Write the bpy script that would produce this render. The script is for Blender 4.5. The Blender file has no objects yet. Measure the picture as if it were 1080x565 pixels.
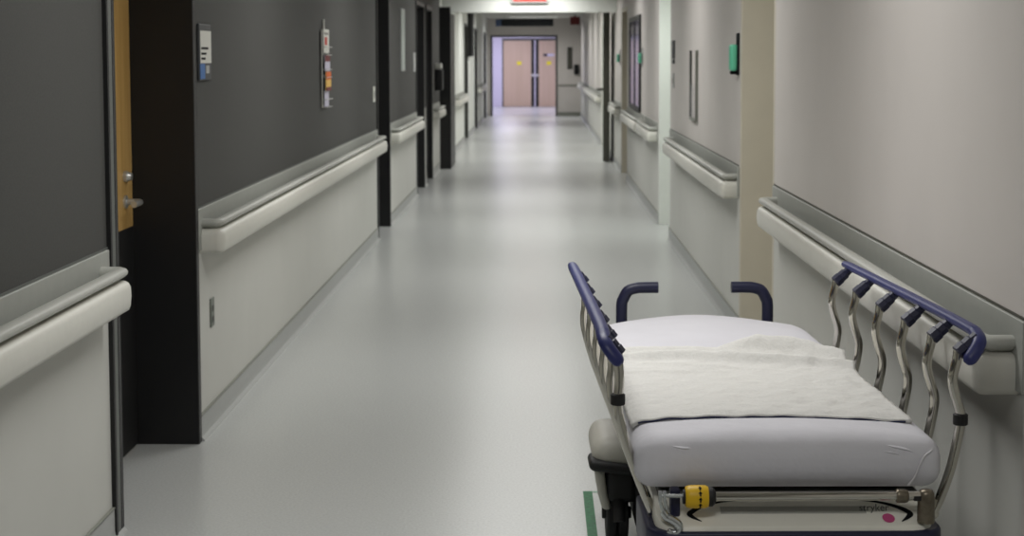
import bpy, bmesh, math, random
from mathutils import Vector, Matrix, noise
random.seed(7)
SC = bpy.context.scene
COL = SC.collection
R = math.radians

# ------------------------------------------------------------------ helpers
WM = {}          # world matrices of the Empties that parent parts

def tag(o, label=None, cat=None, group=None, kind=None):
    if label: o['label'] = label
    if cat: o['category'] = cat
    if group: o['group'] = group
    if kind: o['kind'] = kind
    return o

def empty(name, loc, rz=0.0, label=None, cat=None, group=None):
    o = bpy.data.objects.new(name, None)
    COL.objects.link(o)
    o.empty_display_size = 0.1
    o.location = loc
    o.rotation_euler = (0, 0, rz)
    WM[o] = Matrix.Translation(loc) @ Matrix.Rotation(rz, 4, 'Z')
    return tag(o, label, cat, group)

class MB:
    """collects shapes into one bmesh"""
    def __init__(s):
        s.bm = bmesh.new()
    def face(s, vs, mi=0):
        try:
            f = s.bm.faces.new(vs); f.material_index = mi; return f
        except ValueError:
            return None
    def box(s, x0, x1, y0, y1, z0, z1, mi=0):
        v = [s.bm.verts.new((x, y, z)) for x in (x0, x1) for y in (y0, y1) for z in (z0, z1)]
        for q in ((0,1,3,2),(4,6,7,5),(0,4,5,1),(2,3,7,6),(0,2,6,4),(1,5,7,3)):
            s.face([v[i] for i in q], mi)
        return s
    def bevel(s, r, seg=2):
        bmesh.ops.recalc_face_normals(s.bm, faces=s.bm.faces)
        ed = [e for e in s.bm.edges if len(e.link_faces) == 2 and e.calc_face_angle(0) > 0.5]
        bmesh.ops.bevel(s.bm, geom=ed, offset=r, segments=seg, profile=0.5, affect='EDGES', clamp_overlap=True)
        return s
    def prism(s, pts, axis, a, b, mi=0):
        """polygon pts (2D) extruded along axis 0/1/2 from a to b"""
        def P(p, t):
            c = [0, 0, 0]; k = 0
            for i in range(3):
                if i == axis: c[i] = t
                else: c[i] = p[k]; k += 1
            return c
        A = [s.bm.verts.new(P(p, a)) for p in pts]; B = [s.bm.verts.new(P(p, b)) for p in pts]
        s.face(A[::-1], mi); s.face(B, mi)
        for i in range(len(pts)):
            j = (i+1) % len(pts)
            s.face([A[i], A[j], B[j], B[i]], mi)
        return s
    def tube(s, path, r, n=12, mi=0, cap=True, flat=None, up=None):
        path = [Vector(p) for p in path]
        N = len(path); rings = []
        rr = r if isinstance(r, (list, tuple)) else [r]*N
        t0 = (path[1]-path[0]).normalized()
        ref = Vector(up) if up else (Vector((0,0,1)) if abs(t0.z) < .9 else Vector((0,1,0)))
        nrm = (ref - t0*ref.dot(t0)).normalized()
        for i, p in enumerate(path):
            if i == 0: t = (path[1]-p)
            elif i == N-1: t = (p-path[i-1])
            else: t = (path[i+1]-p).normalized() + (p-path[i-1]).normalized()
            t.normalize()
            nrm = (nrm - t*nrm.dot(t)).normalized()
            bi = t.cross(nrm)
            f = flat if flat else 1.0
            rings.append([s.bm.verts.new(p + nrm*math.cos(2*math.pi*k/n)*rr[i]*f + bi*math.sin(2*math.pi*k/n)*rr[i]) for k in range(n)])
        for a, b in zip(rings, rings[1:]):
            for k in range(n):
                s.face([a[k], a[(k+1)%n], b[(k+1)%n], b[k]], mi)
        if cap:
            s.face(rings[0][::-1], mi); s.face(rings[-1], mi)
        return s
    def lathe(s, p0, axis, prof, n=20, mi=0):
        """prof: list of (distance along axis, radius)"""
        p0 = Vector(p0); ax = Vector(axis).normalized()
        return s.tube([p0+ax*d for d, _ in prof], [max(q, 1e-4) for _, q in prof], n, mi)
    def rbox(s, c, size, r, nx=8, ny=8, nz=4, fn=None):
        """rounded box as a grid surface; fn moves points"""
        hx, hy, hz = [q/2 for q in size]
        key = {}
        def lin(n, h, r):
            a = [-h + r*(1-math.cos(math.pi/2*i/4)) for i in range(5)]
            b = [-h+r + (2*h-2*r)*i/n for i in range(1, n)]
            return a + b + [-q for q in a[::-1]]
        X, Y, Z = lin(nx, hx, r), lin(ny, hy, r), lin(nz, hz, r)
        def V(x, y, z):
            k = (round(x, 6), round(y, 6), round(z, 6))
            if k not in key:
                p = Vector((x, y, z))
                q = Vector((max(-hx+r, min(hx-r, x)), max(-hy+r, min(hy-r, y)), max(-hz+r, min(hz-r, z))))
                d = p-q
                if d.length > 1e-9: p = q + d.normalized()*r
                p = p + Vector(c)
                if fn: p = fn(p)
                key[k] = s.bm.verts.new(p)
            return key[k]
        for (A, B, mk) in ((X, Y, lambda a, b, t: (a, b, t*hz)), (X, Z, lambda a, b, t: (a, t*hy, b)), (Y, Z, lambda a, b, t: (t*hx, a, b))):
            for t in (-1, 1):
                for i in range(len(A)-1):
                    for j in range(len(B)-1):
                        s.face([V(*mk(A[i], B[j], t)), V(*mk(A[i+1], B[j], t)), V(*mk(A[i+1], B[j+1], t)), V(*mk(A[i], B[j+1], t))])
        return s
    def xform(s, fn):
        for v in s.bm.verts: v.co = fn(v.co)
        return s
    def build(s, name, mats, parent=None, local=False, smooth=None, label=None, root=None):
        bm = s.bm
        bmesh.ops.remove_doubles(bm, verts=bm.verts, dist=1e-6)
        bmesh.ops.recalc_face_normals(bm, faces=bm.faces)
        me = bpy.data.meshes.new(name)
        if parent is not None and not local:
            rt = parent
            while rt.parent is not None: rt = rt.parent
            if rt in WM: bm.transform(WM[rt].inverted())
        bm.to_mesh(me); bm.free()
        for m in (mats if isinstance(mats, (list, tuple)) else [mats]): me.materials.append(m)
        if smooth:
            me.polygons.foreach_set('use_smooth', [True]*len(me.polygons))
            me.set_sharp_from_angle(angle=R(smooth))
        o = bpy.data.objects.new(name, me)
        COL.objects.link(o)
        if parent is not None: o.parent = parent
        if label: o['label'] = label
        return o

def smooth_path(pts, k=6):
    """Catmull-Rom through points"""
    P = [Vector(p) for p in pts]; P = [P[0]*2-P[1]] + P + [P[-1]*2-P[-2]]
    out = []
    for i in range(1, len(P)-2):
        for j in range(k):
            t = j/k
            a, b, c, d = P[i-1], P[i], P[i+1], P[i+2]
            out.append(0.5*((2*b)+(c-a)*t+(2*a-5*b+4*c-d)*t*t+(3*b-a-3*c+d)*t**3))
    out.append(P[-2]); return out

# ------------------------------------------------------------------ materials
def srgb(r, g, b):
    f = lambda c: (c/255/12.92) if c/255 <= 0.04045 else ((c/255+0.055)/1.055)**2.4
    return (f(r), f(g), f(b), 1)

def mat(name, col, rough=.6, metal=0., spec=.5, noise=None, bump=None, coat=0., emit=None, trans=0.):
    m = bpy.data.materials.new(name); m.use_nodes = True
    nt = m.node_tree; b = nt.nodes['Principled BSDF']
    b.inputs['Base Color'].default_value = col
    b.inputs['Roughness'].default_value = rough
    b.inputs['Metallic'].default_value = metal
    b.inputs['Specular IOR Level'].default_value = spec
    b.inputs['Coat Weight'].default_value = coat
    b.inputs['Transmission Weight'].default_value = trans
    tc = nt.nodes.new('ShaderNodeTexCoord')
    if noise:          # (scale, amount, detail)
        n = nt.nodes.new('ShaderNodeTexNoise'); n.inputs['Scale'].default_value = noise[0]
        n.inputs['Detail'].default_value = noise[2] if len(noise) > 2 else 3
        nt.links.new(tc.outputs['Object'], n.inputs['Vector'])
        mp = nt.nodes.new('ShaderNodeMapRange')
        mp.inputs['From Min'].default_value = .3; mp.inputs['From Max'].default_value = .7
        mp.inputs['To Min'].default_value = 1-noise[1]; mp.inputs['To Max'].default_value = 1+noise[1]
        nt.links.new(n.outputs['Fac'], mp.inputs['Value'])
        mx = nt.nodes.new('ShaderNodeVectorMath'); mx.operation = 'SCALE'
        mx.inputs[0].default_value = col[:3]
        nt.links.new(mp.outputs['Result'], mx.inputs['Scale'])
        nt.links.new(mx.outputs['Vector'], b.inputs['Base Color'])
    if bump:           # list of (scale, strength, distance)
        prev = None
        for sc, st, di in bump:
            n = nt.nodes.new('ShaderNodeTexNoise'); n.inputs['Scale'].default_value = sc; n.inputs['Detail'].default_value = 4
            nt.links.new(tc.outputs['Object'], n.inputs['Vector'])
            bp = nt.nodes.new('ShaderNodeBump'); bp.inputs['Strength'].default_value = st; bp.inputs['Distance'].default_value = di
            nt.links.new(n.outputs['Fac'], bp.inputs['Height'])
            if prev: nt.links.new(prev.outputs['Normal'], bp.inputs['Normal'])
            prev = bp
        nt.links.new(prev.outputs['Normal'], b.inputs['Normal'])
    if emit:
        b.inputs['Emission Color'].default_value = emit[0]; b.inputs['Emission Strength'].default_value = emit[1]
    return m

M = {}
M['floor'] = mat('vinyl_floor', srgb(188, 190, 188), .26, spec=.45, noise=(110, .08, 5), bump=[(2.2, .08, .01)])
M['base'] = mat('cove_base', srgb(172, 174, 172), .45, noise=(60, .04))
M['cream'] = mat('cream_wall', srgb(203, 203, 197), .55, noise=(3, .02), bump=[(220, .06, .002)])
M['dark'] = mat('charcoal_wallcovering', srgb(75, 75, 73), .7, spec=.25, noise=(160, .10), bump=[(300, .12, .002)])
M['mauve'] = mat('warm_grey_wall', srgb(203, 198, 193), .55, noise=(2.5, .02), bump=[(220, .06, .002)])
M['beige'] = mat('beige_paint', srgb(200, 194, 178), .6, noise=(4, .03))
M['white'] = mat('white_paint', srgb(225, 228, 222), .55, noise=(4, .02))
M['ceil'] = mat('ceiling_tile', srgb(205, 205, 198), .9, noise=(40, .05))
M['black'] = mat('black_frame_paint', srgb(26, 26, 27), .45, spec=.4)
M['olive'] = mat('dark_olive_paint', srgb(70, 70, 60), .5)
M['greyframe'] = mat('grey_frame_paint', srgb(132, 134, 126), .5)
M['darkgrey'] = mat('dark_grey_frame_paint', srgb(72, 74, 70), .5)
M['edge'] = mat('grey_metal_edge', srgb(104, 107, 104), .5, .3)
M['rail'] = mat('cream_vinyl_rail', srgb(214, 213, 204), .38, noise=(30, .02))
M['grip'] = mat('grey_vinyl_grip', srgb(176, 177, 170), .4, noise=(30, .02))
M['plate'] = mat('grey_wall_plate', srgb(160, 162, 156), .5, noise=(20, .03))
M['gap'] = mat('black_rubber', srgb(18, 18, 19), .6)
M['steel'] = mat('brushed_steel', srgb(200, 200, 196), .38, .7)
M['chrome'] = mat('chrome', srgb(200, 197, 188), .09, 1.)
M['bronze'] = mat('worn_grey_brown_metal', srgb(120, 112, 98), .38, .8, noise=(80, .2))
M['navy'] = mat('navy_plastic', srgb(42, 48, 104), .42, noise=(30, .06))
M['navydark'] = mat('dark_navy_plastic', srgb(24, 27, 58), .45)
M['sheet'] = mat('lilac_white_sheet', srgb(218, 217, 223), .85, spec=.2, noise=(7, .02), bump=[(9, .28, .02), (420, .12, .001)])
M['blanket'] = mat('ivory_flannel', srgb(224, 223, 219), .95, spec=.1, noise=(120, .03), bump=[(22, .45, .014), (60, .3, .006), (260, .3, .003)])
M['edge_shade'] = mat('navy_edge_shade', srgb(40, 44, 72), .9)
M['shell'] = mat('white_plastic_shell', srgb(246, 244, 232), .4, noise=(12, .02))
M['hood'] = mat('grey_white_hood', srgb(184, 182, 172), .5, noise=(10, .03))
M['rubber'] = mat('tyre_rubber', srgb(30, 30, 32), .7)
M['yellow'] = mat('yellow_plastic', srgb(226, 182, 20), .45)
M['lemon'] = mat('lemon_sticker', srgb(238, 224, 30), .6)
M['orange'] = mat('orange_plastic', srgb(220, 130, 20), .45)
M['pink'] = mat('pink_sticker', srgb(206, 84, 138), .6)
M['ink'] = mat('black_ink', srgb(18, 20, 22), .8, spec=.2)
M['inkgreen'] = mat('faded_dark_ink', srgb(92, 98, 94), .6)
M['tape'] = mat('green_floor_tape', srgb(22, 104, 60), .6, noise=(60, .3))
M['tapepale'] = mat('pale_green_floor_tape', srgb(128, 160, 140), .5)
M['paper'] = mat('white_paper', srgb(222, 222, 214), .8)
M['paperlilac'] = mat('lilac_paper', srgb(206, 203, 220), .8)
M['paperpale'] = mat('pale_green_paper', srgb(186, 194, 188), .7)
M['blue'] = mat('blue_sign', srgb(58, 110, 176), .5)
M['signgrey'] = mat('charcoal_sign', srgb(66, 68, 70), .5)
M['lightgrey'] = mat('light_grey_plastic', srgb(176, 178, 176), .5)
M['red'] = mat('red_ink', srgb(196, 70, 58), .7)
M['maroon'] = mat('maroon_ink', srgb(112, 40, 40), .7)
M['orangep'] = mat('orange_print', srgb(226, 108, 44), .7)
M['yellowp'] = mat('yellow_print', srgb(232, 188, 96), .7)
M['teal'] = mat('teal_green_plastic', srgb(104, 200, 164), .35)
M['acryl'] = mat('clear_acrylic', srgb(230, 230, 230), .08, trans=0.)
M['acryl'].node_tree.nodes['Principled BSDF'].inputs['Alpha'].default_value = .15
M['glassboard'] = mat('violet_reflection_board', srgb(110, 106, 122), .12, noise=(6, .25))  # violet grey is the reflection in the glass, put into the colour
M['doorwood'] = None
M['pinkwood'] = None
M['lavwall'] = mat('pale_wall', srgb(214, 210, 226), .6)
M['exitface'] = mat('exit_face', srgb(150, 30, 26), .6, emit=(srgb(220, 70, 58), .55))
M['exitred'] = mat('exit_letters', srgb(190, 90, 80), .6, emit=(srgb(255, 140, 122), .6))
M['redbox'] = mat('dark_red_box', srgb(110, 34, 34), .5)
M['diffuser'] = mat('light_diffuser', srgb(245, 245, 240), .6, emit=((1, 1, .97, 1), .6))
M['outlet'] = mat('grey_green_outlet', srgb(118, 124, 116), .5)

def wood(name, c1, c2, sc):
    m = bpy.data.materials.new(name); m.use_nodes = True
    nt = m.node_tree; b = nt.nodes['Principled BSDF']; b.inputs['Roughness'].default_value = .45
    tc = nt.nodes.new('ShaderNodeTexCoord'); mp = nt.nodes.new('ShaderNodeMapping')
    mp.inputs['Scale'].default_value = (sc, sc, sc*.06)
    n = nt.nodes.new('ShaderNodeTexNoise'); n.inputs['Scale'].default_value = 1; n.inputs['Detail'].default_value = 5
    cr = nt.nodes.new('ShaderNodeValToRGB')
    cr.color_ramp.elements[0].position = .3; cr.color_ramp.elements[0].color = c1
    cr.color_ramp.elements[1].position = .7; cr.color_ramp.elements[1].color = c2
    nt.links.new(tc.outputs['Object'], mp.inputs['Vector']); nt.links.new(mp.outputs['Vector'], n.inputs['Vector'])
    nt.links.new(n.outputs['Fac'], cr.inputs['Fac']); nt.links.new(cr.outputs['Color'], b.inputs['Base Color'])
    return m
M['doorwood'] = wood('honey_door_veneer', srgb(206, 162, 92), srgb(224, 184, 116), 30)
M['pinkwood'] = wood('pale_door_veneer', srgb(196, 172, 146), srgb(204, 180, 156), 8)

# ------------------------------------------------------------------ room
XL, XR, ZC = -1.38, 1.1175, 2.6
HEAD = 2.15                                   # underside of door heads
REC = .24                                     # depth of the door recesses
Y0, YE = -2.0, 43.2
CROSS = 22.6
# (near edge, far jamb face, frame material, door material)
OPEN_L = [(5.20, 6.38, 'black', 'doorwood'), (13.75, 14.80, 'black', 'black'), (18.2, 19.3, 'black', 'black'),
          (19.8, 20.75, 'black', 'black'), (25.0, 26.3, 'darkgrey', 'beige'), (30.0, 31.3, 'darkgrey', 'darkgrey'),
          (34.8, 36.0, 'black', 'darkgrey'), (40.6, 41.9, 'black', 'black')]
OPEN_R = [(7.69, 8.90, 'beige', 'beige'), (13.72, 14.95, 'white', 'white'), (20.4, 21.7, 'beige', 'beige'),
          (27.4, 28.6, 'white', 'beige')]

def structure(o): o['kind'] = 'structure'; return o

def build_wall(name, side, opens, upmats, lowmat):
    X = XL if side < 0 else XR
    T = .45*side
    mb = MB()
    segs = []; y = Y0
    for o in opens:
        segs.append((y, o[0])); y = o[1]
    segs.append((y, YE))
    def bx(y0, y1, z0, z1, mi):
        mb.box(min(X, X+T), max(X, X+T), y0, y1, z0, z1, mi)
    for i, (a, b) in enumerate(segs):
        a += .05 if i else 0
        b -= .05 if i < len(segs)-1 and (i or side > 0) else (.035 if i < len(segs)-1 else 0)
        cuts = [a] + [c for c in (CROSS,) if a < c < b] + [b]
        for c, d in zip(cuts, cuts[1:]):
            far = c >= CROSS-1e-6
            bx(c, d, 0, .945, 2 if far and side < 0 else 0)
            bx(c, d, .945, ZC, (2 if far and side < 0 else 1))
    for o in opens:
        far = o[0] > CROSS
        bx(o[0]-.05, o[1]+.05, HEAD+.05, ZC, 2 if far and side < 0 else 1)
    o = mb.build(name, [lowmat]+upmats)
    return structure(o), segs

wl, segL = build_wall('wall_left', -1, OPEN_L, [M['dark'], M['white']], M['cream'])
wr, segR = build_wall('wall_right', 1, OPEN_R, [M['mauve'], M['mauve']], M['cream'])

mb = MB(); mb.box(-3.2, 3.2, Y0-.2, 52.2, -.12, 0); structure(mb.build('floor', M['floor']))
mb = MB(); mb.box(-3.2, 3.2, Y0-.2, 52.2, ZC, ZC+.1); structure(mb.build('ceiling', M['ceil']))
mb = MB(); mb.box(XL-.45, XR+.45, Y0-.2, Y0, 0, ZC); structure(mb.build('wall_back', M['mauve']))

def baseboard(name, side, segs, ymax):
    X = XL if side < 0 else XR
    mb = MB()
    for a, b in segs:
        a2, b2 = (a + .002), (b - .002)
        s = -side
        prof = [(X, 0), (X+s*.022, 0), (X+s*.020, .004), (X+s*.010, .016), (X+s*.008, .03), (X+s*.008, .098), (X, .102)]
        mb.prism(prof, 1, a2, b2)
    o = structure(mb.build(name, M['base']))
    mb = MB()
    for a, b in segs: mb.box(min(X, X-side*.0105), max(X, X-side*.0105), a+.002, b-.002, .102, .106)
    structure(mb.build('trim_40' if side < 0 else 'trim_41', M['greyframe']))
    return o
sl = []
for i, (a, b) in enumerate(segL):
    a2 = a + (.055 if i else 0)
    if a2 < CROSS-.2 < b: sl += [(a2, CROSS-.3), (CROSS+1.3, b)]
    else: sl.append((a2, b))
baseboard('baseboard_left', -1, sl, 0)
baseboard('baseboard_right', 1, [(a + (.03 if i else 0), b) for i, (a, b) in enumerate(segR)], 0)

# doors + frames in the recesses
door_n = trim_n = 0
def recess(side, o, k):
    global door_n, trim_n
    y0, y1, fm, dm = o
    X = XL if side < 0 else XR
    s = side                                     # +s goes into the wall
    out = -s*.012
    trim_n += 1; door_n += 1
    mb = MB()
    def bx(u0, u1, a, b, z0, z1, mi=0):
        p, q = X+s*u0, X+s*u1
        mb.box(min(p, q), max(p, q), a, b, z0, z1, mi)
    J = .05
    fl = -.012 if side < 0 else -.001
    bx(fl, .40, y1, y1+J, 0, HEAD+J)           # far jamb, faces the camera
    bx(fl, .40, y0-J if k else y0-.035, y0, 0, HEAD+J)           # near jamb
    bx(fl, .40, y0, y1, HEAD, HEAD+J)          # head
    mb.bevel(.003, 1)
    structure(mb.build('trim_%d' % trim_n, M[fm]))
    mb = MB()
    bx2 = lambda u0, u1, a, b, z0, z1, mi=0: mb.box(min(X+s*u0, X+s*u1), max(X+s*u0, X+s*u1), a, b, z0, z1, mi)
    bx2(REC, REC+.045, y0+.002, y1-.002, .006, HEAD-.004)
    d = mb.build('door_%d' % door_n, M[dm]); structure(d)
    return d

walls_cut = []
doorsL = [recess(-1, o, i) for i, o in enumerate(OPEN_L)]
doorsR = [recess(1, o, i+1) for i, o in enumerate(OPEN_R)]

# jambs and doors sit inside pockets: carve nothing, the wall segments already stop at the opening edges;
# the frames overlap the wall ends, so pull the wall ends back a little
def lever(d, side, y, z, yd):
    X = (XL if side < 0 else XR) + side*REC
    s = -side
    mb = MB()
    mb.lathe((X, y, z), (s, 0, 0), [(0, .026), (.008, .026), (.010, .022)], 18)
    mb.tube(smooth_path([(X+s*.008, y, z), (X+s*.045, y, z), (X+s*.064, y+yd*.016, z), (X+s*.066, y+yd*.12, z)], 5), .0125, 12)
    mb.build('handle', M['steel'], d, smooth=40, label='steel lever handle')
    mb = MB(); mb.lathe((X, y, z+.1), (s, 0, 0), [(0, .022), (.012, .022), (.016, .018), (.03, .014), (.031, .0)], 16)
    mb.build('lock', M['steel'], d, smooth=40)
d = doorsL[0]
lever(d, -1, 6.26, .992, -1)
mb = MB(); mb.box(XL-REC+.0, XL-REC+.004, 5.205, 6.372, .008, .886)
mb.build('kick_plate', M['gap'], d, label='black kick plate on the lower door')
for d, y in ((doorsL[1], 14.65), (doorsL[2], 19.15), (doorsL[3], 20.6)): lever(d, -1, y, 1.0, -1)
lever(doorsR[0], 1, 7.85, 1.0, 1)

# grey metal edge strip where the near left wall stops
mb = MB(); mb.box(XL, XL+.012, 5.118, 5.163, 0, ZC-.001); mb.bevel(.003, 1)
structure(mb.build('trim_30', M['edge']))
mb = MB(); mb.box(XL+.0, XL+.014, 5.095, 5.114, 0, ZC-.001)
structure(mb.build('trim_31', M['gap']))
# thin light line along the bottom of the charcoal wallcovering
mb = MB()
for a, b in segL:
    if a < CROSS:
        mb.box(XL, XL+.004, a+.055, min(b-.055, CROSS-.2), .945, .951)
structure(mb.build('trim_32', M['edge']))
# right: thin dark line over the handrail plate
mb = MB()
for (a, b) in ((3.66, 7.65), (9.0, 13.68)):
    mb.box(XR-.003, XR, a, b, .945, .951)
structure(mb.build('trim_33', M['olive']))
# corner strip beside the near right handrail
mb = MB(); mb.box(XR-.012, XR, 3.60, 3.65, .1025, ZC-.001); mb.bevel(.003, 1)
structure(mb.build('trim_34', M['mauve']))

# ------------------------------------------------------------------ cross-corridor frame, header, held-open leaves
mb = MB(); mb.box(XL, XR, CROSS+.5, CROSS+.85, 2.2, ZC); structure(mb.build('wall_header', M['white']))
mb = MB()
mb.box(XL, XL+.155, CROSS-.08, CROSS-.02, 0, 2.26); mb.box(XL, XL+.05, CROSS-.02, CROSS+.5, 0, 2.26)
mb.bevel(.004, 1)
structure(mb.build('trim_35', M['black']))
mb = MB(); mb.box(XL+.10, XL+.15, CROSS, CROSS+1.12, .012, 2.18); mb.bevel(.003, 1)
dl = structure(mb.build('door_20', M['black']))
mb = MB(); mb.box(.995, 1.04, 23.97, 25.05, .012, 2.23); mb.bevel(.003, 1)
dr = structure(mb.build('door_21', M['white']))
mb = MB(); mb.box(.955, 1.055, 23.93, 23.97, .012, 2.24); mb.bevel(.003, 1)
mb.build('edge_strip', M['olive'], dr, label='dark olive edge facing along the corridor')
mb = MB(); mb.tube(smooth_path([(.995, 24.05, 1.08), (.93, 24.05, 1.08), (.90, 24.06, 1.08), (.88, 24.16, 1.08)], 4), .022, 10)
mb.lathe((.995, 24.05, 1.08), (-1, 0, 0), [(0, .05), (.02, .05)], 14)
mb.lathe((.995, 24.05, 1.20), (-1, 0, 0), [(0, .035), (.03, .035)], 14)
mb.build('handle', M['olive'], dr, smooth=40)

# ------------------------------------------------------------------ end of the corridor
EX0, EX1, EH = -1.283, .505, 2.155
mb = MB()
mb.box(XL, EX0, YE, YE+.2, 0, ZC); mb.box(EX1, XR, YE, YE+.2, 0, ZC); mb.box(EX0, EX1, YE, YE+.2, EH, ZC)
structure(mb.build('wall_end', M['mauve']))
mb = MB()
mb.box(EX0, EX0+.05, YE-.02, YE+.2, 0, EH); mb.box(EX1-.05, EX1, YE-.02, YE+.2, 0, EH); mb.box(EX0+.05, EX1-.05, YE-.02, YE+.2, EH-.05, EH)
structure(mb.build('trim_36', M['darkgrey']))
mb = MB(); mb.box(EX1+.01, XR-.01, YE-.03, YE, .80, .83); mb.box(EX1+.01, XR-.01, YE-.012, YE, 0, .1)
structure(mb.build('trim_37', M['greyframe']))
# lobby beyond
mb = MB(); mb.box(-2.8, -2.6, YE+.2, 52, 0, ZC); structure(mb.build('wall_lobby_left', M['lavwall']))
mb = MB(); mb.box(2.4, 2.6, YE+.2, 52, 0, ZC); structure(mb.build('wall_lobby_right', M['lavwall']))
LY = 51.5
mb = MB()
mb.box(-2.6, -1.16, LY, LY+.2, 0, ZC); mb.box(.92, 2.4, LY, LY+.2, 0, ZC); mb.box(-1.16, .92, LY, LY+.2, 2.17, ZC)
structure(mb.build('wall_lobby_end', M['lavwall']))
mb = MB(); mb.box(-2.6, XL-.4, YE+.2, YE+.25, 0, ZC); mb.box(XR+.4, 2.4, YE+.2, YE+.25, 0, ZC)
structure(mb.build('wall_lobby_front', M['lavwall']))
mb = MB(); mb.box(-1.16, .92, LY-.01, LY+.06, 2.11, 2.17)
mb.box(-1.16, -1.125, LY-.01, LY+.06, 0, 2.11); mb.box(.885, .92, LY-.01, LY+.06, 0, 2.11)
structure(mb.build('trim_38', M['darkgrey']))
for i, (a, b, p, q) in enumerate(((-1.12, -.235, -.235, -.135), (.005, .88, -.095, .005))):
    mb = MB(); mb.box(a, b, LY+.005, LY+.05, .01, 2.1)
    dd = structure(mb.build('door_%d' % (22+i), M['pinkwood']))
    mb = MB(); mb.box(p, q, LY+.0, LY+.05, .01, 2.1); mb.build('edge_strip', M['black'], dd, label='black vertical strip at the meeting edge')
    mb = MB(); mb.box(min(p, q)-.0, max(p, q), LY-.06, LY-.03, .96, 1.04); mb.box((p+q)/2-.02, (p+q)/2+.02, LY-.03, LY, .98, 1.02)
    mb.build('push_bar', M['steel'], dd)
mb = MB(); mb.box(-.135, -.095, LY-.005, LY+.05, 0, 2.11); structure(mb.build('trim_39', M['lavwall']))

# ------------------------------------------------------------------ handrails
def rr_path(U, y0, y1, u, rad=.035):
    """plan path of a profile point standing u out of the wall; rail outer face at U"""
    dl = U-u; a, b = y0+dl, y1-dl; r = max(rad-dl, .004); n = 5
    pts = [(0, a)]
    for i in range(n+1):
        t = math.pi/2*i/n; pts.append((u-r+r*math.sin(t), a+r-r*math.cos(t)))
    for i in range(n+1):
        t = math.pi/2*i/n; pts.append((u-r+r*math.cos(t), b-r+r*math.sin(t)))
    pts.append((0, b)); return pts

def sweep_rail(prof, U, X, s, y0, y1, rad=.035):
    mb = MB(); rows = []
    for (u, z) in prof:
        rows.append([mb.bm.verts.new((X+s*max(pu, .0005), py, z)) for pu, py in rr_path(U, y0, y1, u, rad)])
    n = len(prof)
    for i in range(n):
        A, B = rows[i], rows[(i+1) % n]
        for k in range(len(A)-1):
            mb.face([A[k], A[k+1], B[k+1], B[k]])
    for e in (0, -1):
        mb.face([r[e] for r in rows])
    return mb

BUMP = [(.086, .762), (.096, .767), (.101, .778), (.104, .81), (.102, .838), (.096, .851), (.086, .857), (.066, .860), (.060, .850), (.060, .775), (.068, .763)]
GRIP = [(.058, .858), (.076, .866), (.088, .872), (.097, .880), (.098, .889), (.092, .897), (.080, .901), (.064, .900), (.054, .893), (.050, .880), (.050, .864)]
def handrail(side, y0, y1, label, plate=None, group=None):
    X = XL if side < 0 else XR; s = -side
    t = empty('handrail', (X, (y0+y1)/2, .76), 0, label, 'handrail', group)
    p0, p1 = plate if plate else (y0-.03, y1+.03)
    mb = MB(); a, b = sorted((X+s*.0005, X+s*.010)); mb.box(a, b, p0, p1, .775, .944); mb.bevel(.002, 1)
    mb.build('wall_plate', M['plate'], t, label='grey backing plate on the wall')
    sweep_rail(BUMP, .104, X, s, y0, y1).build('bumper', M['rail'], t, smooth=50, label='cream rounded bumper')
    sweep_rail(GRIP, .104, X, s, y0, y1, .05).build('hand_grip', M['grip'], t, smooth=50, label='grey grip along the top')
    n = max(2, int((y1-y0)/1.2)); 
    for i in range(n):
        y = y0 + .35 + (y1-y0-.7)*i/(n-1) if y1-y0 > 1 else y0+.2+(y1-y0-.4)*i/(n-1)
        mb = MB(); a, b = sorted((X+s*.010, X+s*.062)); mb.box(a, b, y-.02, y+.02, .80, .862)
        mb.build('bracket', M['plate'], t)
    return t

handrail(-1, -1.6, 5.02, 'cream handrail on the left wall nearest the camera, before the wooden door', (-1.63, 5.09))
handrail(-1, 6.49, 13.60, 'long cream handrail on charcoal left wall under the sign and leaflet rack', (6.44, 13.69))
handrail(-1, 14.95, 18.05, 'cream handrail on the left wall just past the second black door frame', (14.87, 18.13))
handrail(-1, 20.95, 22.25, 'short cream handrail on the left just before the black cross-corridor frame', (20.82, 22.3))
handrail(-1, 26.5, 29.8, 'small pale handrail on the left beyond the black cross-corridor frame')
handrail(-1, 36.2, 40.4, 'farthest pale handrail on the left wall, before the lilac lobby')
handrail(1, 3.72, 7.52, 'large cream handrail on the right wall behind the stretcher', (3.67, 7.64))
handrail(1, 9.0, 13.25, 'cream handrail on the right wall under the teal dispenser', (8.96, 13.66))
handrail(1, 15.12, 16.9, 'short cream handrail on the right just past the bright doorway')
handrail(1, 17.25, 20.2, 'cream handrail on the right below the black framed board')
handrail(1, 21.95, 23.7, 'small cream handrail on the right just before the open leaf with dark edge')
handrail(1, 28.75, 42.4, 'far pale handrail on the right wall beyond the open leaf with dark edge')

# ------------------------------------------------------------------ things on the walls
def wbox(mb, side, y0, y1, z0, z1, u0, u1, mi=0):
    X = XL if side < 0 else XR
    a, b = sorted((X-side*u0, X-side*u1)); mb.box(a, b, y0, y1, z0, z1, mi); return mb
def wempty(name, side, y, z, label, cat, group=None):
    return empty(name, (XL if side < 0 else XR, y, z), 0, label, cat, group)

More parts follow.
